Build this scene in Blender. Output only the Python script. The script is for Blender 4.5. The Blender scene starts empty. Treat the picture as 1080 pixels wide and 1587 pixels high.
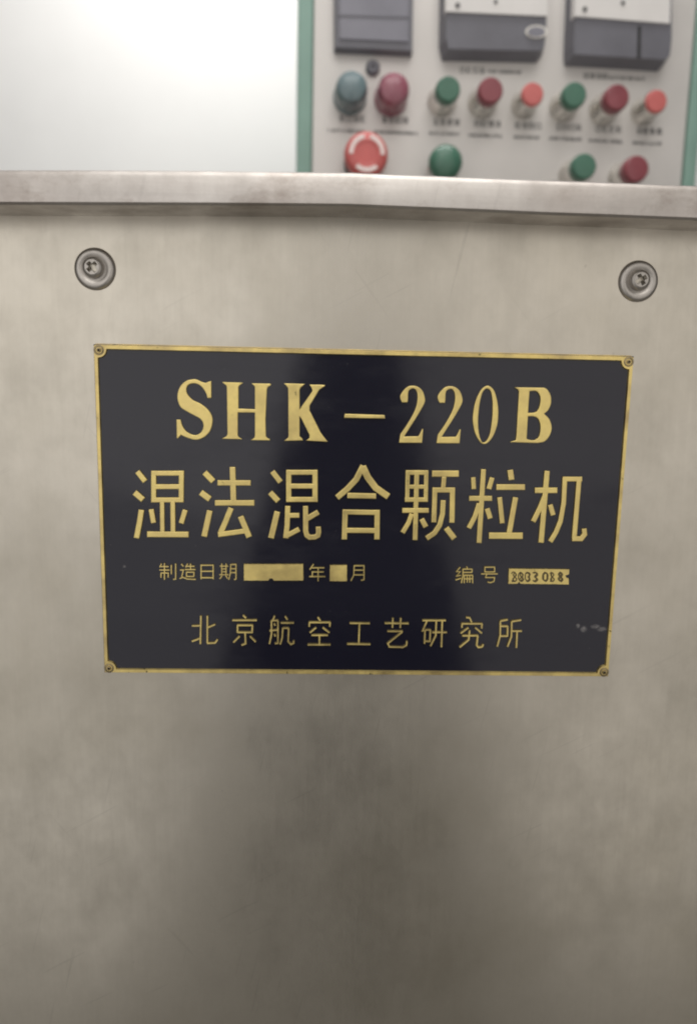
import bpy, bmesh, math, random
import numpy as np
from mathutils import Vector, Matrix
from mathutils.geometry import tessellate_polygon
random.seed(7)
S = bpy.context.scene

# ------------------------------------------------------------------ camera
Z0 = 1.0                                   # height of the nameplate's centre above the floor
FPX = 1150.0                               # focal length in pixels of the 1080 x 1587 photograph
CP = Vector((-0.015013, -0.280637, 0.047286 + Z0))
YAW, PITCH, ROLL = -0.033853, -0.159706, 0.020735
fwd = Vector((-math.sin(YAW)*math.cos(PITCH), math.cos(YAW)*math.cos(PITCH), math.sin(PITCH)))
r0 = Vector((math.cos(YAW), math.sin(YAW), 0)); u0 = r0.cross(fwd)
rgt = r0*math.cos(ROLL) + u0*math.sin(ROLL); upv = u0*math.cos(ROLL) - r0*math.sin(ROLL)
cam = bpy.data.cameras.new('camera'); co = bpy.data.objects.new('camera', cam); S.collection.objects.link(co)
M = Matrix((rgt, upv, -fwd)).transposed().to_4x4(); M.translation = CP
co.matrix_world = M
cam.sensor_fit = 'VERTICAL'; cam.sensor_height = 36; cam.lens = FPX/1587*36
cam.clip_start = 0.01; cam.clip_end = 50
cam.dof.use_dof = True; cam.dof.focus_distance = 0.287; cam.dof.aperture_fstop = 8.0
S.camera = co

# ------------------------------------------------------------------ light
S.view_settings.view_transform = 'Standard'; S.view_settings.look = 'None'
S.view_settings.exposure = 0; S.view_settings.gamma = 1
W = bpy.data.worlds.new('World'); S.world = W; W.use_nodes = True
W.node_tree.nodes['Background'].inputs[0].default_value = (1.0, 0.96, 0.92, 1)
W.node_tree.nodes['Background'].inputs[1].default_value = 0.13
def area(name, loc, target, sx, sy, power, col, spin=0):
    l = bpy.data.lights.new(name, 'AREA'); l.shape = 'RECTANGLE'; l.size = sx; l.size_y = sy
    l.energy = power; l.color = col
    o = bpy.data.objects.new(name, l); S.collection.objects.link(o); o.location = loc
    d = Vector(target) - Vector(loc)
    o.rotation_euler = (d.to_track_quat('-Z', 'Y') @ Matrix.Rotation(spin, 3, 'Z').to_quaternion()).to_euler()
    return o
for zc, hh_, pl_, pr_ in ((1.62, 1.35, 3.7, 2.8), (0.60, 0.74, 1.25, 1.15)):      # added fill lights, parted so the gap reflects as the photographer's dark shape
    xa = -.54+(zc-1.08)*.249; xb = .59-(zc-1.08)*.249
    area('side_fill', (xa, -0.75, zc), (xa, 0, zc), 0.95, hh_, pl_, (1.0, 0.965, 0.925), math.radians(-14))
    area('side_fill', (xb, -0.78, zc), (xb, 0, zc), 0.95, hh_, pr_, (1.0, 0.95, 0.89), math.radians(14))
area('overhead_light', (0.1, -1.0, 2.7), (0, -.4, 0), 1.6, 0.8, 12, (1.0, 0.97, 0.93))
area('overhead_light', (0.0, 0.25, 2.6), (0, 0.3, 0), 1.4, 0.25, 14, (1.0, 0.98, 0.96))  # added light, set above to brighten the lid's top edge
area('wall_lamp', (-0.23, 0.85, 2.02), (-0.23, 1.25, 1.6), 0.4, 0.08, 2.9, (1.0, 0.975, 0.955))
S.cycles.filter_width = 2.0

# ------------------------------------------------------------------ helpers
def ray(px, py):
    return fwd + rgt*((px-540)/FPX) - upv*((py-793.5)/FPX)
def on_plane(px, py, p0, n):
    d = ray(px, py); t = (Vector(p0)-CP).dot(n)/d.dot(n)
    return CP + d*t
def at_y(px, py, y): return on_plane(px, py, (0, y, 0), Vector((0, 1, 0)))

def obj(name, bm, mat, parent=None, smooth=False):
    bmesh.ops.recalc_face_normals(bm, faces=bm.faces[:])
    me = bpy.data.meshes.new(name); bm.to_mesh(me); bm.free()
    if smooth is not False:
        for p in me.polygons: p.use_smooth = True
        if smooth is not True: me.set_sharp_from_angle(angle=math.radians(smooth))
    o = bpy.data.objects.new(name, me); S.collection.objects.link(o); me.materials.append(mat)
    if parent: o.parent = parent
    return o
def thing(name, loc, label, cat, rz=0, group=None):
    o = bpy.data.objects.new(name, None); S.collection.objects.link(o); o.empty_display_size = .02
    o.location = loc; o.rotation_euler = (0, 0, rz); o['label'] = label; o['category'] = cat
    if group: o['group'] = group
    return o
def box(bm, x0, x1, y0, y1, z0, z1, bev=0):
    b = bmesh.new(); bmesh.ops.create_cube(b, size=1)
    for v in b.verts:
        v.co = Vector(((x0+x1)/2+v.co.x*(x1-x0), (y0+y1)/2+v.co.y*(y1-y0), (z0+z1)/2+v.co.z*(z1-z0)))
    if bev: bmesh.ops.bevel(b, geom=b.edges[:], offset=bev, segments=3, profile=.5, affect='EDGES')
    me = bpy.data.meshes.new('t'); b.to_mesh(me); b.free(); bm.from_mesh(me); bpy.data.meshes.remove(me)
    return bm
def lathe(bm, prof, cx=0, cy=0, cz=0, n=40):
    """turned about the axis that points to the viewer (-y); prof = (radius, height out)"""
    rings = []
    for r, h in prof:
        if r < 1e-7: rings.append([bm.verts.new((cx, cy-h, cz))])
        else: rings.append([bm.verts.new((cx+r*math.cos(2*math.pi*i/n), cy-h, cz+r*math.sin(2*math.pi*i/n))) for i in range(n)])
    for a, b in zip(rings, rings[1:]):
        for i in range(n):
            j = (i+1) % n
            if len(a) == 1 and len(b) == 1: continue
            if len(a) == 1: bm.faces.new((a[0], b[i], b[j]))
            elif len(b) == 1: bm.faces.new((a[i], a[j], b[0]))
            else: bm.faces.new((a[i], a[j], b[j], b[i]))
    return bm
def sarea(L): return sum(a[0]*b[1]-b[0]*a[1] for a, b in zip(L, L[1:]+L[:1]))/2
def inset(L, c):
    """offset a counter-clockwise loop inwards by c (outwards for a clockwise hole)"""
    out = []; n = len(L)
    for i in range(n):
        p, q, r = Vector(L[i-1]), Vector(L[i]), Vector(L[(i+1) % n])
        a = (q-p).normalized() if (q-p).length > 1e-9 else Vector((0, 0)); b = (r-q).normalized() if (r-q).length > 1e-9 else a
        na, nb = Vector((-a.y, a.x)), Vector((-b.y, b.x)); m = na+nb
        m = na if m.length < 1e-4 else m.normalized()
        k = min(1.6, 1/max(.3, m.dot(na)))
        out.append(tuple(q + m*c*k))
    return out
def prism(bm, outer, holes, yb, yt, c, rim=None):
    """raised shape in the x-z plane: base ring at yb, top ring at yt pulled in by c"""
    loops = [outer if sarea(outer) > 0 else outer[::-1]] + [h if sarea(h) < 0 else h[::-1] for h in holes]
    tops = []
    for L in loops:
        I = inset(L, c)
        B = [bm.verts.new((p[0], yb, p[1])) for p in L]; T = [bm.verts.new((p[0], yt, p[1])) for p in I]
        n = len(L)
        for i in range(n):
            j = (i+1) % n; bm.faces.new((B[i], B[j], T[j], T[i]))
        if rim:                             # second, flatter bevel towards the top face
            I = inset(L, c+rim[0]); T2 = [bm.verts.new((p[0], yt-rim[1], p[1])) for p in I]
            for i in range(n):
                j = (i+1) % n; bm.faces.new((T[i], T[j], T2[j], T2[i]))
            T = T2
        tops.append((I, T))
    flat = [v for _, T in tops for v in T]
    for t in tessellate_polygon([[Vector((p[0], p[1], 0)) for p in I] for I, _ in tops]):
        try: bm.faces.new([flat[i] for i in t])
        except ValueError: pass
    return bm
def smooth_loop(pts, sub=5):
    """closed Catmull-Rom outline; a point with a third entry is a corner"""
    out = []; n = len(pts)
    for i in range(n):
        p0, p1, p2, p3 = pts[i-1], pts[i], pts[(i+1) % n], pts[(i+2) % n]
        c1, c2 = len(p1) > 2, len(p2) > 2
        out.append((p1[0], p1[1]))
        if c1 and c2: continue
        v1, v2 = np.array(p1[:2], float), np.array(p2[:2], float)
        m1 = (v2-v1) if c1 else (v2-np.array(p0[:2]))/2
        m2 = (v2-v1) if c2 else (np.array(p3[:2])-v1)/2
        for k in range(1, sub):
            t = k/sub
            q = (2*t**3-3*t*t+1)*v1+(t**3-2*t*t+t)*m1+(-2*t**3+3*t*t)*v2+(t**3-t*t)*m2
            out.append((q[0], q[1]))
    return out
def strip(pts, w):
    """outline of a stroke of width w along a polyline"""
    P = [Vector(p) for p in pts]; L, R = [], []
    for i, p in enumerate(P):
        a = (P[i]-P[i-1]).normalized() if i else None; b = (P[i+1]-P[i]).normalized() if i < len(P)-1 else None
        t = (a+b).normalized() if a and b else (a or b); k = 1.0
        if a and b: k = min(1.5, 1/max(.4, t.dot(a)))
        nrm = Vector((-t.y, t.x))*w/2*k
        L.append(tuple(p+nrm)); R.append(tuple(p-nrm))
    return L + R[::-1]

# ------------------------------------------------------------------ materials
def mat(name):
    m = bpy.data.materials.new(name); m.use_nodes = True; nt = m.node_tree
    return m, nt, nt.nodes['Principled BSDF']
def N(nt, kind, **kw):
    n = nt.nodes.new(kind)
    for k, v in kw.items():
        if k in n.inputs: n.inputs[k].default_value = v
        else: setattr(n, k, v)
    return n
def coords(nt, scale):
    t = N(nt, 'ShaderNodeTexCoord'); m = N(nt, 'ShaderNodeMapping'); m.inputs['Scale'].default_value = scale
    nt.links.new(t.outputs['Object'], m.inputs['Vector']); return m.outputs[0]
def noise(nt, scale, vec, detail=4, rough=.55):
    n = N(nt, 'ShaderNodeTexNoise', Scale=scale, Detail=detail, Roughness=rough); nt.links.new(vec, n.inputs['Vector']); return n.outputs['Fac']
def ramp(nt, fac, stops):
    r = N(nt, 'ShaderNodeValToRGB'); e = r.color_ramp.elements
    while len(e) < len(stops): e.new(.5)
    for i, (p, c) in enumerate(stops):
        e[i].position = p; e[i].color = c if len(c) == 4 else (*c, 1)
    nt.links.new(fac, r.inputs[0]); return r.outputs[0]
def mix(nt, fac, a, b, mode='MIX'):
    m = N(nt, 'ShaderNodeMix', data_type='RGBA', blend_type=mode)
    for s, v in ((0, fac), (6, a), (7, b)):
        if hasattr(v, 'is_linked'): nt.links.new(v, m.inputs[s])
        else: m.inputs[s].default_value = v
    return m.outputs[2]
def fmap(nt, fac, a, b, c, d):
    m = N(nt, 'ShaderNodeMapRange'); nt.links.new(fac, m.inputs[0])
    for i, v in enumerate((a, b, c, d)): m.inputs[i+1].default_value = v
    return m.outputs[0]
def bump(nt, b, fac, strength, dist):
    n = N(nt, 'ShaderNodeBump', Strength=strength, Distance=dist); nt.links.new(fac, n.inputs['Height']); nt.links.new(n.outputs[0], b.inputs['Normal'])
def math2(nt, op, a, b):
    m = N(nt, 'ShaderNodeMath', operation=op)
    for i, v in enumerate((a, b)):
        if hasattr(v, 'is_linked'): nt.links.new(v, m.inputs[i])
        else: m.inputs[i].default_value = v
    return m.outputs[0]

def steel(name, base, stain, brush, rlo=.36, rhi=.5, speck=True, dirt=.32, scuff=.25, patch=0):
    m, nt, b = mat(name); b.inputs['Metallic'].default_value = 1
    big = noise(nt, 9, coords(nt, (1, 1, 1)), 5, .6)
    blot = noise(nt, 34, coords(nt, (1, 1, .8)), 8, .7)
    line = noise(nt, 700, coords(nt, brush), 3, .6)
    wide = noise(nt, 110, coords(nt, brush), 4, .6)
    c = ramp(nt, big, [(.3, stain), (.52, base), (.75, [x*1.05 for x in base])])
    c = mix(nt, fmap(nt, blot, .38, .72, .0, dirt), c, (*[x*.72 for x in stain], 1))
    c = mix(nt, fmap(nt, line, .3, .7, 0, scuff), c, (*[x*.62 for x in base], 1))
    c = mix(nt, fmap(nt, wide, .35, .7, 0, scuff*.3), c, (*[x*.70 for x in base], 1))
    if patch:
        c = mix(nt, fmap(nt, noise(nt, 55, coords(nt, (.7, 1, 1.1)), 8, .75), .52, .68, 0, patch), c, (.25, .205, .175, 1))
    scr = None
    for rot, sc, th in ((.5, 170, .70), (-.9, 150, .715), (1.35, 190, .70)):
        t = N(nt, 'ShaderNodeTexCoord'); mp = N(nt, 'ShaderNodeMapping'); mp.inputs['Rotation'].default_value = (0, rot, 0)
        m2 = N(nt, 'ShaderNodeMapping'); m2.inputs['Scale'].default_value = (.04, 1, 1)
        nt.links.new(t.outputs['Object'], mp.inputs['Vector']); nt.links.new(mp.outputs[0], m2.inputs['Vector'])
        k = fmap(nt, noise(nt, sc*3, m2.outputs[0], 1, .4), th, th+.02, 0, 1)
        k = math2(nt, 'MULTIPLY', k, fmap(nt, big, .45, .6, 0, 1)); scr = k if scr is None else math2(nt, 'MAXIMUM', scr, k)
    c = mix(nt, math2(nt, 'MULTIPLY', scr, .16), c, (*[x*.45 for x in base], 1))
    if speck:
        sp = fmap(nt, noise(nt, 80, coords(nt, (1, 1, .7)), 3, .5), .745, .80, 0, .6)
        c = mix(nt, sp, c, (.10, .085, .07, 1))
    nt.links.new(c, b.inputs['Base Color'])
    nt.links.new(math2(nt, 'ADD', fmap(nt, blot, .3, .7, rlo, rhi), fmap(nt, line, .3, .7, -.015, .015)), b.inputs['Roughness'])
    bump(nt, b, math2(nt, 'ADD', math2(nt, 'MULTIPLY', line, .03), big), .14, .0006)
    return m
STEEL = steel('brushed_stainless', (.645, .605, .53), (.56, .52, .44), (1, 1, .05), .28, .42, True, .40, .08)
LID = steel('stained_lid_stainless', (.61, .58, .55), (.40, .35, .32), (.035, 1, 1), .32, .52, True, .6, .22, .5)
SCREW = steel('screw_steel', (.54, .51, .475), (.42, .395, .365), (1, 1, 1), .34, .48, False)

def brass(name, base, dark, chips):
    m, nt, b = mat(name); b.inputs['Metallic'].default_value = 1
    v = coords(nt, (1, 1, 1))
    n1 = noise(nt, 90, v, 5, .6); n2 = noise(nt, 330, v, 3, .6)
    c = ramp(nt, n1, [(.3, dark), (.6, base)])
    c = mix(nt, fmap(nt, n2, .4, .75, 0, .3), c, (*[x*.6 for x in base], 1))
    chip = fmap(nt, n2, chips, chips+.05, 0, .85)
    c = mix(nt, chip, c, (.03, .025, .02, 1))
    nt.links.new(c, b.inputs['Base Color'])
    nt.links.new(fmap(nt, n1, .3, .7, .28, .52), b.inputs['Roughness'])
    bump(nt, b, n2, .25, .0002)
    return m
BRASS = brass('worn_brass', (.95, .77, .30), (.74, .58, .24), .72)
EDGE = brass('tarnished_brass_edge', (.90, .72, .29), (.46, .35, .17), .68)
RIVET = brass('dull_rivet_brass', (.42, .34, .20), (.26, .21, .13), .70)

STAMP = brass('dark_stamped_brass', (.17, .14, .08), (.09, .075, .05), .66)

PAINT, nt, b = mat('black_enamel')
v = coords(nt, (1, 1, 1))
n1 = noise(nt, 40, v, 5, .6)
# whitish rubbed marks by the lower right corner of the plate
def blob(cx, cz, sx, sz):
    m = N(nt, 'ShaderNodeMapping', vector_type='POINT'); m.inputs['Location'].default_value = (-cx/sx, 0, -cz/sz); m.inputs['Scale'].default_value = (1/sx, 0, 1/sz)
    t = N(nt, 'ShaderNodeTexCoord'); nt.links.new(t.outputs['Object'], m.inputs['Vector'])
    l = N(nt, 'ShaderNodeVectorMath', operation='LENGTH'); nt.links.new(m.outputs[0], l.inputs[0])
    return fmap(nt, l.outputs['Value'], .3, 1, 1, 0)
BLOB_AT = []
def blob_px(px, py, sx, sz):
    p = at_y(px, py, -.0014); return blob(p.x, p.z-Z0, sx, sz)
marks = None
for a in ((922, 971, .0022, .0011), (932, 975, .0024, .0012), (904, 975, .0016, .0016), (895, 970, .001, .0012), (193, 878, .0007, .0007)):
    k = blob_px(*a); marks = k if marks is None else math2(nt, 'MAXIMUM', marks, k)
marks = math2(nt, 'MULTIPLY', marks, fmap(nt, noise(nt, 900, v, 4, .7), .35, .62, .15, .9))
dust = math2(nt, 'MULTIPLY', fmap(nt, noise(nt, 1500, v, 2, .5), .72, .78, 0, .5), fmap(nt, n1, .42, .62, 0, 1))
marks = math2(nt, 'MAXIMUM', marks, dust)
wipe = noise(nt, 55, coords(nt, (.25, 1, 1)), 6, .7)
nt.links.new(mix(nt, marks, (.007, .007, .017, 1), (.22, .21, .21, 1)), b.inputs['Base Color'])
nt.links.new(math2(nt, 'ADD', math2(nt, 'ADD', fmap(nt, n1, .3, .7, .08, .15), fmap(nt, wipe, .5, .7, 0, .12)), math2(nt, 'MULTIPLY', marks, .4)), b.inputs['Roughness'])
b.inputs['IOR'].default_value = 1.56
bump(nt, b, noise(nt, 25, v, 3, .5), .05, .0006)

def plain(name, col, rough, metal=0, var=.12, scale=60, coat=0):
    m, nt, b = mat(name); v = coords(nt, (1, 1, 1)); n1 = noise(nt, scale, v, 4, .6)
    nt.links.new(mix(nt, fmap(nt, n1, .3, .7, 0, 1), (*[x*(1-var) for x in col], 1), (*[min(1, x*(1+var*.6)) for x in col], 1)), b.inputs['Base Color'])
    nt.links.new(fmap(nt, n1, .3, .7, rough*.85, rough*1.15), b.inputs['Roughness'])
    b.inputs['Metallic'].default_value = metal; b.inputs['Coat Weight'].default_value = coat
    return m
WALL = plain('white_wall_paint', (.80, .80, .79), .7, 0, .03, 6)
FLOOR = plain('grey_floor', (.28, .27, .25), .6, 0, .2, 8)
GREEN_BODY = plain('pale_green_enamel', (.24, .39, .33), .4, 0, .08, 20)
FACE = plain('grey_face_sheet', (.67, .645, .62), .42, .25, .06, 14)
DARK = plain('dark_grey_plastic', (.16, .16, .185), .42, 0, .12, 30)
SCREEN = plain('grey_screen_glass', (.24, .24, .28), .2, 0, .1, 20)
WHITE = plain('white_plastic', (.78, .76, .74), .4, 0, .04, 30)
CHROME = plain('satin_chrome', (.78, .76, .72), .17, 1, .12, 90)
GREENB = plain('green_button_plastic', (.065, .175, .12), .35, 0, .12, 60, .3)
TEALB = plain('teal_lamp_lens', (.16, .23, .25), .28, 0, .1, 60, .4)
REDB = plain('dark_red_button_plastic', (.27, .065, .08), .35, 0, .12, 60, .3)
ROSEB = plain('rose_lamp_lens', (.33, .11, .15), .28, 0, .1, 60, .4)
LITB = plain('light_red_button_plastic', (.62, .16, .15), .4, 0, .08, 60, .2)
STOPR = plain('emergency_red_plastic', (.62, .13, .12), .35, 0, .08, 60, .3)
STOPW = plain('pale_arrow_print', (.95, .80, .77), .5)
INK = plain('dark_grey_ink', (.12, .12, .12), .7)
GAP = plain('black_gap', (.02, .02, .02), .7)

# ------------------------------------------------------------------ setting
def struct(name, bm, m):
    o = obj(name, bm, m); o['kind'] = 'structure'; return o
struct('floor', box(bmesh.new(), -3, 3, -3, 1.45, -.1, 0), FLOOR)
struct('wall', box(bmesh.new(), -3, 3, 1.25, 1.45, 0, 3.0), WALL)

# ------------------------------------------------------------------ stainless housing with overhanging lid
LY = -.0165
edge_t = [(-150, 262), (0, 261), (165, 261), (330, 262), (460, 263.7), (540, 264.5), (640, 268.5), (740, 272.7), (840, 276.5), (940, 280), (1080, 285.5), (1230, 291)]
edge_b = [(-150, 316.5), (0, 316.5), (165, 317), (330, 317.6), (460, 318.6), (540, 319.5), (640, 323.5), (740, 327.5), (840, 332), (940, 335.5), (1080, 341), (1230, 346)]
sec = []
for (xa, ya), (xb, yb) in zip(edge_t, edge_b):
    t, q = at_y(xa, ya, LY), at_y(xb, yb, LY); sec.append(((t.x+q.x)/2, q.z, t.z))
XL, XR = -.36, .36
(xa, ba, ta), (xb, bb, tb) = sec[0], sec[-1]
sec = [(XL-.012, ba-.0012, ta-.0012)] + sec + [(XR+.012, bb-.004, tb-.004)]
lid_low = min(s[1] for s in sec)
house = thing('machine_housing', (0, 0, 0), 'brushed stainless steel machine housing with overhanging lid edge and two cup-washer screws', 'machine')
bm = bmesh.new(); prev = None
for x, zb, zt in sec:
    P = [(.42, zt), (.0, zt), (LY+.0022, zt), (LY+.0007, zt-.0007), (LY, zt-.0022), (LY, zb+.0008), (LY+.0008, zb), (.0, zb), (.42, zb)]
    cur = [bm.verts.new((x, y, z)) for y, z in P]
    if prev:
        for i in range(len(P)):
            j = (i+1) % len(P); bm.faces.new((prev[i], prev[j], cur[j], cur[i]))
    else: bm.faces.new(cur[::-1])
    prev = cur
bm.faces.new(prev)
obj('lid', bm, LID, house, smooth=35)
# front panel: a slightly uneven sheet
bm = bmesh.new(); nx, nz = 60, 70; ztop = max(s[1] for s in sec) - .001; grid = []
def lidz(x):
    for a, b2 in zip(sec, sec[1:]):
        if a[0] <= x <= b2[0]: return a[1] + (b2[1]-a[1])*(x-a[0])/(b2[0]-a[0])
    return sec[0][1] if x < 0 else sec[-1][1]
for i in range(nx+1):
    x = XL + (XR-XL)*i/nx; top = lidz(x) + .003; row = []
    for k in range(nz+1):
        z = .06 + (top-.06)*k/nz
        row.append(bm.verts.new((x, .0, z)))
    grid.append(row)
for i in range(nx):
    for k in range(nz): bm.faces.new((grid[i][k], grid[i+1][k], grid[i+1][k+1], grid[i][k+1]))
obj('front_panel', bm, STEEL, house, smooth=True)
for x0, x1 in ((XL, XL+.002), (XR-.002, XR)):
    obj('side_panel', box(bmesh.new(), x0, x1, .0015, .41, .06, lid_low+.002), STEEL, house)
obj('back_panel', box(bmesh.new(), XL+.003, XR-.003, .408, .41, .06, lid_low+.002), STEEL, house)
obj('plinth', box(bmesh.new(), XL+.02, XR-.02, .02, .40, 0, .062), DARK, house)
def cross(a, w, rot):
    P = [(w, a), (-w, a), (-w, w), (-a, w), (-a, -w), (-w, -w), (-w, -a), (w, -a), (w, -w), (a, -w), (a, w), (w, w)]
    return [(x*math.cos(rot)-z*math.sin(rot), x*math.sin(rot)+z*math.cos(rot)) for x, z in P]
for (px, py), rot, (ox, oz) in (((148, 417), .75, (-.0004, .0004)), ((988, 436), .55, (.0002, .0003))):
    c = at_y(px, py, 0)
    obj('washer', lathe(bmesh.new(), [(.0075, -.0002), (.0074, .0002), (.0071, .0007), (.0066, .0012), (.0059, .0015), (.0051, .0014), (.0045, .0011), (.0041, .0009), (.0030, .0008), (.0030, -.0003)], c.x, 0, c.z, 56), SCREW, house, smooth=60)
    circ = lambda r: [(c.x+ox+r*math.cos(2*math.pi*i/40), c.z+oz+r*math.sin(2*math.pi*i/40)) for i in range(40)]
    bm = bmesh.new()
    lathe(bm, [(.0037, .0007), (.0038, .0012), (.0036, .0018), (.0032, .0022), (.0027, .0025)], c.x+ox, 0, c.z+oz, 40)
    prism(bm, circ(.0027), [[(c.x+ox+x, c.z+oz+z) for x, z in cross(.0020, .0007, rot)]], -.0025, -.0026, .0001)
    for L in [cross(.0020, .0007, rot)]:
        V = [[bm.verts.new((c.x+ox+x, y, c.z+oz+z)) for x, z in L] for y in (-.0025, -.0004)]
        for i in range(12): bm.faces.new((V[0][i], V[0][(i+1) % 12], V[1][(i+1) % 12], V[1][i]))
    obj('screw_head', bm, SCREW, house, smooth=40)

# ------------------------------------------------------------------ nameplate
PW, PH = .2, .126345
plate = thing('nameplate', (0, 0, Z0), 'black enamel nameplate with raised brass lettering and brass border riveted to steel', 'nameplate')
YF = -.0014                                 # enamel surface
obj('base_plate', box(bmesh.new(), -PW/2+.0004, PW/2-.0004, YF, .0003, -PH/2+.0004, PH/2-.0004, .0002), PAINT, plate)
def arc(cx, cz, r, a0, a1, n=10): return [(cx+r*math.cos(math.radians(a0+(a1-a0)*i/n)), cz+r*math.sin(math.radians(a0+(a1-a0)*i/n))) for i in range(n+1)]
hw, hh = PW/2, PH/2
out = []
for sx, sz, a in ((1, 1, 0), (-1, 1, 90), (-1, -1, 180), (1, -1, 270)): out += arc(sx*(hw-.0012), sz*(hh-.0012), .0012, a, a+90, 5)
q, bw, lr = .0023, .0028, .0036
e = math.degrees(math.asin((bw-q)/lr))
inn = []
for sx, sz, a in ((1, 1, 180), (-1, 1, 270), (-1, -1, 0), (1, -1, 90)):
    inn += arc(sx*(hw-q), sz*(hh-q), lr, a+90-e, a+e, 12)
fr = obj('border', prism(bmesh.new(), out, [inn], .0002, YF-.0008, .0008), EDGE, plate)
for sx in (-1, 1):
    for sz in (-1, 1):
        obj('rivet', lathe(bmesh.new(), [(.0020, .0010), (.0020, .0020), (.0018, .0023), (.0013, .0024), (.0011, .0021), (.0009, .0021), (.0008, .0025), (.0004, .0026), (.0003, .0022), (0, .0022)], sx*(hw-q-.0002), 0, sz*(hh-q-.0002), 28), RIVET, plate, smooth=40)

def pl(px, py):
    p = at_y(px, py, YF-.0007); return (p.x, p.z-Z0)
YT = YF-.0008
def outline_char(name, origin, scale, outer, holes=(), shift=(0, 0), raw=False):
    cv = lambda L: [pl(origin[0]+p[0]/scale+shift[0], origin[1]+p[1]/scale+shift[1]) for p in smooth_loop(L)]
    return obj(name, prism(bmesh.new(), cv(outer), [cv(h) for h in holes], YF+.0002, YT, .00012, (.00020, .00007)), BRASS, plate)
K = lambda L: [(*p, 1) for p in L]
S_ = [(680, 100, 1), (680, 370, 1), (615, 375, 1), (590, 290), (530, 200), (450, 150), (370, 150), (310, 185), (295, 250), (320, 320), (400, 400), (520, 460), (630, 550), (690, 650), (697, 760), (660, 880), (580, 970), (480, 1015), (400, 1015), (300, 985), (210, 945, 1), (160, 1000, 1), (140, 990, 1), (135, 700, 1), (205, 700, 1), (230, 790), (280, 870), (360, 925), (440, 940), (510, 905), (550, 830), (545, 750), (500, 690), (420, 645), (300, 580), (200, 510), (155, 400), (155, 290), (200, 180), (280, 105), (370, 78), (450, 80), (530, 115), (585, 132, 1), (640, 110, 1)]
H_ = K([(40, 120), (375, 130), (310, 180), (300, 200), (300, 530), (550, 540), (550, 210), (545, 185), (495, 140), (805, 145), (800, 175), (750, 205), (740, 240), (718, 700), (725, 960), (745, 985), (790, 1010), (780, 1030), (480, 1022), (540, 985), (550, 950), (550, 600), (290, 597), (290, 950), (310, 975), (355, 1000), (350, 1015), (30, 1000), (110, 960), (125, 930), (115, 200), (105, 175)])
K_ = K([(150, 140), (480, 150), (410, 210), (395, 240), (395, 540), (590, 260), (580, 215), (545, 160), (795, 165), (780, 190), (700, 240), (550, 490), (550, 560), (720, 900), (770, 970), (835, 1050), (490, 1030), (545, 985), (545, 940), (420, 690), (395, 655), (395, 960), (440, 1000), (445, 1030), (145, 1035), (215, 980), (220, 950), (215, 220), (200, 195)])
TWO = [(180, 440, 1), (265, 440, 1), (272, 380), (275, 300), (290, 250), (340, 225), (390, 245), (415, 310), (415, 400), (390, 520), (330, 650), (240, 800), (150, 930, 1), (130, 1065, 1), (490, 1068, 1), (500, 960), (510, 850, 1), (490, 840, 1), (460, 905), (430, 960, 1), (215, 965, 1), (300, 830), (390, 690), (480, 540), (530, 440), (535, 370), (500, 260), (430, 195), (350, 175), (270, 190), (200, 250), (150, 330), (155, 390)]
ZO = [(815, 175), (895, 235), (945, 370), (970, 560), (955, 780), (890, 960), (810, 1060), (740, 1085), (680, 1045), (610, 920), (575, 760), (575, 620), (610, 430), (680, 270), (750, 195)]
ZI = [(800, 228), (850, 270), (875, 400), (878, 560), (865, 740), (835, 920), (790, 1020), (745, 1055), (710, 1035), (675, 930), (658, 780), (662, 620), (685, 440), (720, 300), (760, 240)]
BO = [(215, 200, 1), (600, 205), (690, 210), (740, 250), (785, 340), (785, 460), (740, 560), (680, 612, 1), (750, 680), (790, 770), (795, 860), (760, 960), (690, 1040), (600, 1065), (500, 1068), (150, 1055, 1), (155, 1045, 1), (235, 1020, 1), (245, 960, 1), (285, 270, 1), (275, 245, 1)]
B1 = [(455, 265, 1), (540, 262), (590, 300), (618, 370), (610, 470), (580, 550), (530, 590), (430, 598, 1)]
B2 = [(430, 655, 1), (510, 655), (580, 690), (615, 780), (615, 880), (590, 970), (530, 1015), (470, 1018), (410, 1000, 1)]
outline_char('raised_letter', (260, 580), 10, S_)
outline_char('raised_letter', (340, 580), 10, H_)
outline_char('raised_letter', (425, 580), 10, K_)
outline_char('raised_dash', (0, 0), 1, K([(534, 641), (596, 643), (597, 649), (533, 648)]))
outline_char('raised_digit', (605, 580), 10, TWO)
outline_char('raised_digit', (605, 580), 10, TWO, (), (58, .7))
outline_char('raised_digit', (675, 580), 10, ZO, [ZI])
outline_char('raised_letter', (775, 580), 10, BO, [B1, B2])

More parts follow.
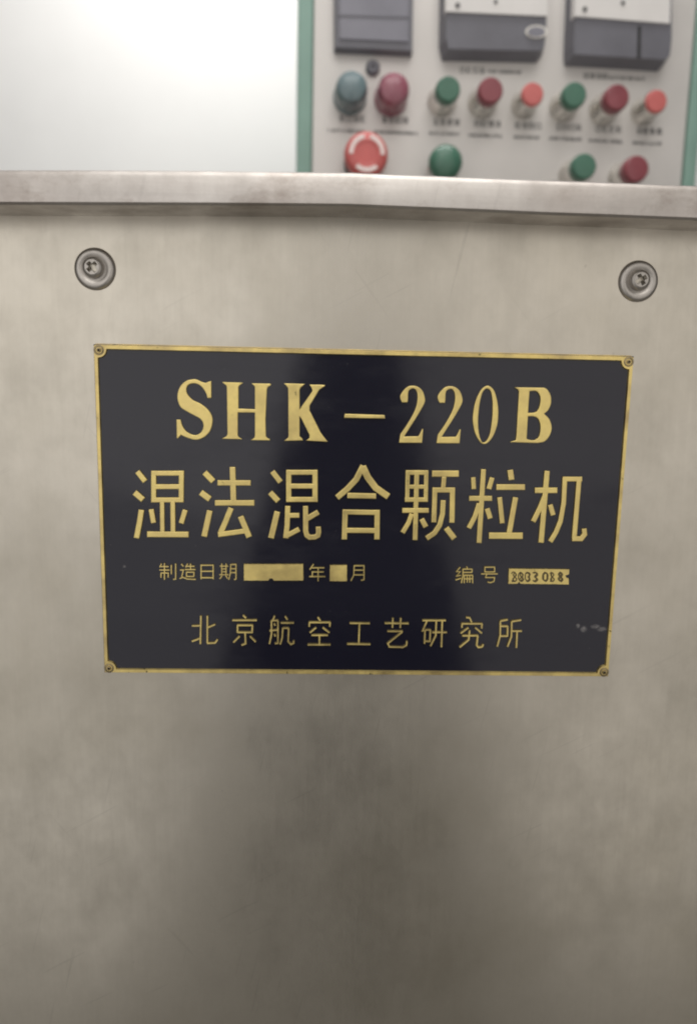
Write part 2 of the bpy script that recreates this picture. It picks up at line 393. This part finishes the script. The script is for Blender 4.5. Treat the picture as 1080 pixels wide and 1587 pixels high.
def stroke_char(name, origin, scale, strokes, w=None, ch=.00012, m=None):
    bm = bmesh.new()
    for i, s in enumerate(strokes):
        pts, sw = (s, w) if w else s
        L = [pl(origin[0]+x/scale, origin[1]+y/scale) for x, y in strip(pts, sw)]
        prism(bm, L, [], YF+.0002, YT-i*6e-6, ch, (.00020, .00007) if ch > .0001 else None)
    return obj(name, bm, m or BRASS, plate)
def box_strokes(x0, x1, y0, y1, ym, w, dx=0):
    return [([(x0, y0-w/2), (x0, y1+w/2)], w), ([(x1, y0-w/2), (x1+dx, y1+w/2)], w), ([(x0, y0), (x1, y0)], w*.98), ([(x0, ym), (x1+dx, ym)], w*.98), ([(x0, y1), (x1+dx, y1)], w*.98)]
big = [
 ((196, 720), [([(170, 105), (295, 265)], 88), ([(125, 430), (265, 550)], 95), ([(236, 700), (205, 900), (158, 1145)], 92)] + box_strokes(425, 855, 135, 548, 343, 85, -5) +
  [([(555, 570), (560, 1050)], 75), ([(720, 570), (725, 1050)], 80), ([(385, 690), (425, 910)], 85), ([(915, 700), (850, 915)], 85), ([(320, 1080), (970, 1085)], 95)]),
 ((300, 720), [([(170, 120), (310, 265)], 95), ([(110, 430), (260, 540)], 100), ([(255, 710), (165, 1120)], 95), ([(605, 35), (620, 570)], 95), ([(370, 285), (890, 285)], 90), ([(330, 595), (945, 595)], 92),
  ([(585, 670), (500, 880), (420, 1060)], 92), ([(378, 1088), (800, 1030)], 84), ([(730, 800), (865, 1130)], 95)]),
 ((405, 715), [([(170, 155), (300, 325)], 88), ([(135, 480), (265, 620)], 92), ([(250, 775), (150, 1195)], 95)] + box_strokes(425, 832, 172, 592, 385, 85) +
  [([(410, 690), (400, 1000), (378, 1195)], 85), ([(430, 840), (592, 838)], 80), ([(372, 1165), (590, 1050)], 82),
   ([(685, 690), (688, 1080), (705, 1145), (750, 1178), (830, 1175), (875, 1150), (888, 1100), (882, 1010)], 84), ([(700, 895), (885, 785)], 88)]),
 ((508, 715), [([(548, 65), (440, 280), (300, 430), (140, 565)], 95), ([(540, 75), (620, 250), (740, 410), (940, 550)], 108), ([(300, 530), (750, 540)], 90),
  ([(230, 785), (805, 795)], 84), ([(270, 745), (255, 1215)], 86), ([(765, 750), (760, 1215)], 86), ([(270, 1070), (760, 1075)], 84)]),
 ((614, 718), [([(145, 145), (500, 145)], 80), ([(178, 105), (168, 600)], 70), ([(465, 105), (455, 600)], 70), ([(318, 110), (290, 1195)], 78), ([(150, 365), (490, 365)], 70), ([(130, 565), (490, 565)], 75),
  ([(90, 732), (505, 732)], 80), ([(240, 780), (190, 920), (95, 1080)], 75), ([(390, 860), (460, 990)], 85), ([(550, 162), (970, 162)], 104), ([(740, 205), (725, 390)], 75), ([(555, 415), (910, 415)], 86),
  ([(598, 378), (580, 920)], 80), ([(870, 378), (860, 925)], 85), ([(725, 570), (715, 780), (670, 960), (590, 1080), (465, 1165)], 82), ([(770, 1000), (900, 1170)], 95)]),
 ((716, 718), [([(170, 215), (180, 405)], 75), ([(465, 220), (410, 405)], 80), ([(330, 90), (260, 1240)], 82), ([(105, 545), (465, 545)], 85), ([(262, 620), (195, 830), (100, 1010)], 78), ([(385, 700), (435, 860)], 85),
  ([(740, 100), (765, 262)], 95), ([(525, 370), (975, 370)], 96), ([(578, 525), (620, 935)], 80), ([(825, 525), (725, 1090)], 88), ([(410, 1122), (940, 1125)], 104)]),
 ((814, 720), [([(335, 95), (240, 1215)], 88), ([(140, 400), (495, 400)], 92), ([(305, 470), (220, 680), (115, 890)], 82), ([(380, 620), (430, 790)], 85),
  ([(610, 190), (590, 600), (540, 880), (470, 1050), (380, 1200)], 80), ([(575, 225), (880, 225)], 80), ([(830, 215), (752, 1150)], 82), ([(715, 1150), (860, 1150), (915, 1080), (905, 990)], 84)]),
]
for o_, s_ in big: stroke_char('raised_character', o_, 10, s_)

row1 = [
 [[(80, 85), (60, 130)], [(65, 120), (165, 120)], [(55, 160), (175, 160)], [(115, 80), (115, 275)], [(75, 195), (75, 250)], [(70, 195), (160, 195)], [(160, 190), (158, 250)], [(195, 100), (195, 210)], [(245, 85), (245, 265), (215, 270)]],
 [[(310, 90), (335, 120)], [(295, 160), (335, 160), (315, 240)], [(290, 262), (325, 243), (380, 265), (480, 270)], [(385, 85), (360, 130)], [(370, 117), (465, 117)], [(350, 155), (475, 155)], [(418, 85), (418, 155)], [(370, 180), (372, 240)], [(366, 185), (460, 185)], [(458, 180), (455, 240)], [(372, 235), (456, 235)]],
 [[(540, 95), (540, 268)], [(540, 105), (680, 105)], [(680, 95), (680, 268)], [(540, 175), (680, 175)], [(540, 250), (680, 250)]],
 [[(755, 115), (855, 115)], [(780, 85), (780, 215)], [(830, 85), (830, 215)], [(780, 148), (830, 148)], [(780, 180), (830, 180)], [(750, 215), (860, 215)], [(785, 225), (755, 265)], [(825, 225), (850, 260)], [(885, 90), (880, 200), (860, 275)], [(885, 95), (950, 95)], [(945, 95), (945, 265), (920, 272)], [(885, 145), (945, 145)], [(885, 190), (945, 190)]],
]
for s_ in row1: stroke_char('raised_character', (240, 862), 7.5, s_, 15, .00005)
for s_ in ([[(580, 62), (550, 105)], [(565, 90), (665, 90)], [(570, 122), (570, 158)], [(565, 122), (660, 122)], [(545, 158), (672, 158)], [(615, 90), (615, 195)]],
           [[(895, 70), (890, 150), (868, 192)], [(895, 74), (975, 74)], [(970, 74), (970, 182), (945, 188)], [(895, 108), (970, 108)], [(893, 145), (970, 145)]]):
    stroke_char('raised_character', (370, 862), 5, s_, 9.5, .00005)
for s_ in ([[(85, 55), (55, 90), (85, 90), (55, 125), (90, 118)], [(48, 155), (92, 140)], [(135, 50), (140, 68)], [(105, 70), (175, 70)], [(105, 70), (105, 120), (92, 180)], [(175, 68), (175, 97)], [(105, 95), (175, 95)], [(115, 115), (115, 180)], [(112, 117), (182, 117)], [(180, 115), (180, 180)], [(138, 115), (138, 175)], [(158, 115), (158, 175)], [(115, 145), (180, 145)]],
           [[(275, 52), (275, 95)], [(272, 55), (353, 55)], [(350, 52), (350, 95)], [(275, 92), (350, 92)], [(245, 107), (375, 107)], [(290, 107), (280, 135), (350, 135), (345, 165), (320, 175), (295, 170)]]):
    stroke_char('raised_character', (696, 868), 5, s_, 9.5, .00005)
row2 = [
 (290, [[(130, 55), (125, 320)], [(45, 150), (125, 148)], [(45, 295), (125, 265)], [(190, 55), (190, 312)], [(185, 312), (262, 308), (285, 275)], [(265, 135), (195, 165)]]),
 (290, [[(520, 50), (550, 80)], [(420, 98), (650, 98)], [(470, 140), (470, 215)], [(465, 145), (615, 145)], [(608, 140), (605, 218)], [(470, 210), (606, 210)], [(540, 210), (545, 315), (505, 330)], [(490, 245), (430, 305)], [(585, 245), (640, 300)]]),
 (290, [[(815, 55), (800, 95)], [(785, 98), (785, 230), (765, 320)], [(785, 100), (848, 100)], [(845, 100), (845, 310), (815, 315)], [(765, 195), (848, 187)], [(810, 125), (820, 150)], [(812, 225), (822, 250)], [(910, 60), (935, 95)], [(870, 122), (995, 122)], [(890, 168), (885, 260), (865, 325)], [(890, 170), (948, 170)], [(945, 170), (940, 295), (965, 322), (990, 310), (992, 285)]]),
 (465, [[(165, 70), (190, 105)], [(82, 118), (285, 118)], [(88, 118), (85, 160)], [(280, 118), (275, 160)], [(150, 165), (90, 215)], [(210, 165), (275, 215)], [(105, 237), (260, 237)], [(180, 237), (180, 325)], [(70, 325), (285, 325)]]),
 (465, [[(460, 125), (650, 127)], [(552, 127), (545, 318)], [(435, 318), (655, 322)]]),
 (465, [[(785, 125), (1010, 128)], [(862, 75), (858, 170)], [(935, 75), (930, 170)], [(810, 200), (955, 200)], [(950, 205), (810, 318)], [(812, 310), (830, 345), (955, 348), (988, 330), (992, 290)]]),
 (640, [[(85, 100), (305, 100)], [(130, 100), (85, 205)], [(110, 185), (105, 318)], [(110, 187), (165, 187)], [(160, 187), (155, 300)], [(105, 293), (158, 293)], [(175, 210), (315, 210)], [(215, 100), (210, 240), (160, 340)], [(270, 100), (262, 350)]]),
 (640, [[(490, 72), (525, 75), (545, 120)], [(450, 130), (645, 130)], [(455, 130), (452, 170)], [(640, 130), (635, 175)], [(515, 165), (440, 220)], [(575, 165), (640, 220)], [(455, 242), (605, 240)], [(600, 240), (590, 330), (605, 350), (640, 345), (652, 320)], [(525, 190), (515, 280), (430, 350)]]),
 (640, [[(880, 92), (808, 106)], [(810, 105), (808, 240), (780, 345)], [(812, 153), (880, 153)], [(877, 150), (875, 250)], [(808, 245), (876, 245)], [(1005, 95), (915, 110)], [(915, 108), (912, 250), (875, 345)], [(915, 198), (1010, 198)], [(965, 198), (958, 355)]]),
]
for ox_, s_ in row2: stroke_char('raised_character', (ox_, 945), 6, s_, 18, .00008)
# brass fields for the date and the serial number, their rims chipped
def ragged(L, amp):
    out_ = []
    for (a, b2) in zip(L, L[1:]+L[:1]):
        n = max(2, int(math.dist(a, b2)/1.3))
        for i in range(n): out_.append((a[0]+(b2[0]-a[0])*i/n+random.uniform(-amp, amp), a[1]+(b2[1]-a[1])*i/n+random.uniform(-amp, amp)))
    return out_
def field(L):
    return obj('brass_field', prism(bmesh.new(), [pl(*p) for p in ragged(L, .25)], [], YF+.0002, YT, .0001), BRASS, plate)
field([(378, 874), (470, 874), (470.5, 900), (424, 900), (422, 896.5), (418, 897), (416, 900), (378, 900)])
field([(511, 875.5), (538, 875.5), (538, 901), (510.5, 901)])
fld = field([(788, 881), (882, 882), (881.5, 890), (876, 892), (877, 895), (881, 896), (881, 906), (806, 905), (804, 902), (801, 905), (787, 905)])
# stamped serial digits, struck twice over one another
seg = {'2': [[(0, .2), (.3, 0), (.8, .05), (1, .3), (.1, 1), (1, 1)]], '0': [[(.5, 0), (.05, .25), (.05, .75), (.5, 1), (.95, .75), (.95, .25), (.5, 0)]],
       '3': [[(0, .1), (.6, 0), (.95, .25), (.4, .48), (.95, .75), (.5, 1), (0, .9)]], '1': [[(.2, .2), (.55, 0), (.55, 1)], [(.2, 1), (.95, 1)]],
       '8': [[(.5, .48), (.1, .25), (.5, 0), (.9, .25), (.5, .48), (.05, .75), (.5, 1), (.95, .75), (.5, .48)]]}
for d, x0 in zip('2003018', (792, 802.5, 813, 824.5, 840, 850, 863.5)):
    bm = bmesh.new(); i = 0
    for k, (dx, dy) in enumerate(((0, 0), (1.6, .8))):
        for s_ in seg[d if k == 0 else random.choice('083')]:
            L = [pl(x0+dx+7.2*x+random.uniform(-.3, .3), 886.3+dy+14.5*y+random.uniform(-.3, .3)) for x, y in s_]
            for a, b2 in zip(L, L[1:]):
                i += 1
                if math.dist(a, b2) > 1e-5: prism(bm, strip([a, b2], .00052), [], YT+.0001, YT-.00004-i*3e-6, .00003)
    obj('stamped_digit', bm, STAMP, plate)

# ------------------------------------------------------------------ control cabinet behind the housing
PSI = math.radians(2.6)
u = Vector((math.cos(PSI), math.sin(PSI), 0)); nrm = Vector((math.sin(PSI), -math.cos(PSI), 0))
C0 = Vector((.19, .56, 0))
cab = thing('control_cabinet', C0, 'pale green control cabinet with grey panel of red and green buttons behind the housing', 'control cabinet', PSI)
def pc(px, py, d=0):
    """photo pixel to cabinet coordinates on the plane d in front of the face sheet"""
    p = on_plane(px, py, C0+nrm*d, nrm) - C0
    return p.dot(u), p.z
MM = (C0.y-CP.y)/FPX                        # metres per photo pixel on the face
xl = pc(461, 150)[0]; xr = pc(1086, 150)[0]; fl = pc(485, 150)[0]; frr = pc(1066, 150)[0]
bm = box(bmesh.new(), xl, xr, .003, .26, 0, 1.70, .004); obj('body', bm, GREEN_BODY, cab, smooth=30)
obj('face_sheet', box(bmesh.new(), fl, frr, 0, .0035, .9, 1.68, .0006), FACE, cab)
for x0, x1 in ((xl, fl-.001), (frr+.001, xr)):
    obj('rim_strip', box(bmesh.new(), x0, x1, -.004, .0045, .88, 1.69, .0015), GREEN_BODY, cab, smooth=30)
def lth(name, prof, px, py, d, m, parent=None, n=36):
    x, z = pc(px, py, d)
    return obj(name, lathe(bmesh.new(), prof, x, 0, z, n), m, parent or cab, smooth=40)
def button(px, py, r, neck, cap, m, rn=None):
    d = neck+cap; rn = rn or r*1.1
    o = lth('push_button', [(r*.98, neck-.002), (r, neck), (r, d-.004), (r*.96, d-.0015), (r*.86, d-.0003), (0, d)], px, py, d, m)
    lth('bezel', [(rn*1.10, -.0005), (rn*1.12, .002), (rn*1.06, .004), (rn*1.0, .005), (rn*.98, neck-.002), (rn*.94, neck), (r*.9, neck), (r*.9, neck-.004)], px, py, d, CHROME, o)
    return o
button(695, 137, 17.3*MM, .024, .011, GREENB); button(761, 139, 17.6*MM, .024, .012, REDB); button(826, 145, 15.8*MM, .028, .004, LITB)
button(891, 146, 17.3*MM, .024, .011, GREENB); button(957, 150, 17.8*MM, .024, .013, REDB); button(1018, 156, 15.6*MM, .028, .004, LITB)
button(906, 257, 18*MM, .022, .012, GREENB); button(987, 261, 18.6*MM, .022, .013, REDB)
# mushroom button
r = 24*MM; x, z = pc(692, 249, .03)
o = obj('mushroom_button', lathe(bmesh.new(), [(r*.5, 0), (r*.5, .014), (r*.95, .016), (r, .02), (r*.97, .027), (r*.8, .031), (r*.4, .033), (0, .0335)], x, 0, z), GREENB, cab, smooth=40)
obj('bezel', lathe(bmesh.new(), [(r*.85, -.0005), (r*.85, .004), (r*.7, .006), (r*.4, .006)], x, 0, z), CHROME, o, smooth=40)
# two indicator lamps
for px, py, m in ((546, 131, TEALB), (612, 133.5, ROSEB)):
    r = 22.5*MM; d = .034
    o = lth('indicator_lamp', [(r*1.0, .003), (r, .020), (r*.97, .026), (r*.84, .031), (r*.5, .0335), (0, d)], px, py, d, m)
    lth('bezel', [(r*1.05, -.0005), (r*1.06, .003), (r*.9, .004)], px, py, d, m, o)
lth('key_lock', [(10*MM, -.0005), (10*MM, .004), (8*MM, .006), (3*MM, .006), (2.4*MM, .004), (0, .004)], 578, 104, .004, DARK)
# emergency stop
x, z = pc(568.5, 237, .036); r = 31*MM
o = obj('emergency_stop', lathe(bmesh.new(), [(r*.6, 0), (r*.6, .018), (r*.97, .02), (r, .025), (r*.97, .031), (r*.9, .0345), (r*.8, .036), (r*.5, .0364), (r*.47, .0358), (0, .0358)], x, 0, z, 48), STOPR, cab, smooth=40)
for a0, a1 in ((100, 185), (-5, 80), (230, 310)):
    L = arc(x, z, r*.80, a0, a1, 14) + arc(x, z, r*.60, a1, a0, 14)
    obj('arrow_mark', prism(bmesh.new(), L, [], -.034, -.0370, .0002), STOPW, o)
obj('collar', lathe(bmesh.new(), [(r*.92, -.0005), (r*.92, .003), (r*.66, .005), (r*.55, .005)], x, 0, z), GAP, o, smooth=40)
# meter and two drive keypads
def quad(name, pts, d, m, th, parent=None, ch=.001):
    return obj(name, prism(bmesh.new(), [pc(*p, d) for p in pts], [], .001, -d, ch), m, parent or cab)
mt = quad('panel_meter', [(517, -80), (643, -80), (641, 81), (518, 75)], .012, DARK, .01, ch=.0015)
quad('screen', [(524, -80), (636, -80), (634, 66), (525, 61)], .0135, SCREEN, .01, mt)
quad('screen_line', [(525, 22), (634, 25), (634, 28), (525, 25)], .0142, DARK, .01, mt, .0001)
def keypad(dark, white, split, badge, dots):
    o = quad('drive_keypad', dark, .020, DARK, .02, ch=.004)
    quad('white_label', white, .0218, WHITE, .02, o, .0005)
    if split: quad('seam', split, .0206, GAP, .02, o, .0001)
    if badge:
        cx, cy, rx, ry = badge
        L = [pc(cx+rx*math.cos(t), cy+ry*math.sin(t), .0215) for t in [2*math.pi*i/28 for i in range(28)]]
        bm = prism(bmesh.new(), L, [], -.015, -.0215, .0012); bd = obj('oval_badge', bm, CHROME, o)
        L = [pc(cx+rx*.74*math.cos(t), cy+ry*.70*math.sin(t), .0222) for t in [2*math.pi*i/28 for i in range(28)]]
        obj('badge_face', prism(bmesh.new(), L, [], -.021, -.0222, .0004), SCREEN, bd)
    for px, py, rr in dots:
        x, z = pc(px, py, .0225); obj('status_light', lathe(bmesh.new(), [(rr*MM, .021), (rr*MM, .0226), (0, .0228)], x, 0, z, 16), INK, o, smooth=40)
keypad([(687, -70), (853, -70), (852, 40), (849, 74), (840, 85), (690, 82), (685, 60)], [(691, -70), (849, -70), (849, 25.5), (690, 18.5)], None, (831, 49, 19, 12), [(709, 8, 3.4), (768, 2, 2.6)])
keypad([(889, -70), (1046, -70), (1046, 62), (1043, 88), (1032, 99), (884, 90), (883, 70)], [(893, -70), (1041, -70), (1038, 37), (889, 25.5)], [(988, 40), (993, 40), (992, 90), (987, 90)], None, [(906, 14, 3.4), (965, 4, 3)])
# printed captions on the face sheet
def caption(px0, px1, py0, slope, h, kind):
    """blurred rows of small printed signs: kind 'sign' = square characters, 'word' = thin capitals"""
    bm = bmesh.new(); x = px0; i = 0
    while x < px1-1:
        w = h*.95 if kind == 'sign' else h*.62
        y = py0+(x-px0)*slope
        if kind == 'sign':
            n = random.choice((2, 3, 3)); S_k = [[(x+.1*w, y+h*(.1+.8*k/(n-1))), (x+.95*w, y+h*(.1+.8*k/(n-1)))] for k in range(n)]
            S_k += [[(x+w*f, y), (x+w*f, y+h)] for f in random.sample((.15, .35, .55, .75, .9), random.choice((2, 3)))]
            sw = h*.13
        else:
            S_k = [[(x+.1*w, y), (x+.1*w, y+h)], [(x+.1*w, y+h*random.choice((0, .5, 1))), (x+.8*w, y+h*random.choice((0, .5, 1)))]]
            if random.random() < .5: S_k.append([(x+.75*w, y), (x+.75*w, y+h)])
            sw = h*.20
        for s_ in S_k:
            i += 1
            prism(bm, [pc(*p) for p in strip(s_, sw)], [], .0002, -.0003-i*2e-6, 0)
        x += w*1.18 if not (kind == 'word' and random.random() < .14) else w*1.9
    obj('printed_caption', bm, INK, cab)
for x0, x1, y0 in ((526, 564, 179), (591, 628, 181), (671, 707, 184), (734, 772, 186.5), (797, 834, 189.5), (860, 896, 192), (922, 959, 195), (985, 1021, 198)):
    caption(x0, x1, y0, .03, 9.5, 'sign')
for x0, x1, y0 in ((508, 567, 199.5), (580, 650, 202), (665, 713, 204), (726, 775, 207), (796, 836, 210), (851, 900, 212), (912, 964, 215.5), (980, 1024, 219)):
    caption(x0, x1, y0, .035, 5, 'word')
caption(712, 750, 104, .04, 9, 'sign'); caption(756, 808, 108, .04, 5, 'word')
caption(902, 938, 113, .04, 9, 'sign'); caption(943, 998, 118, .04, 5, 'word')
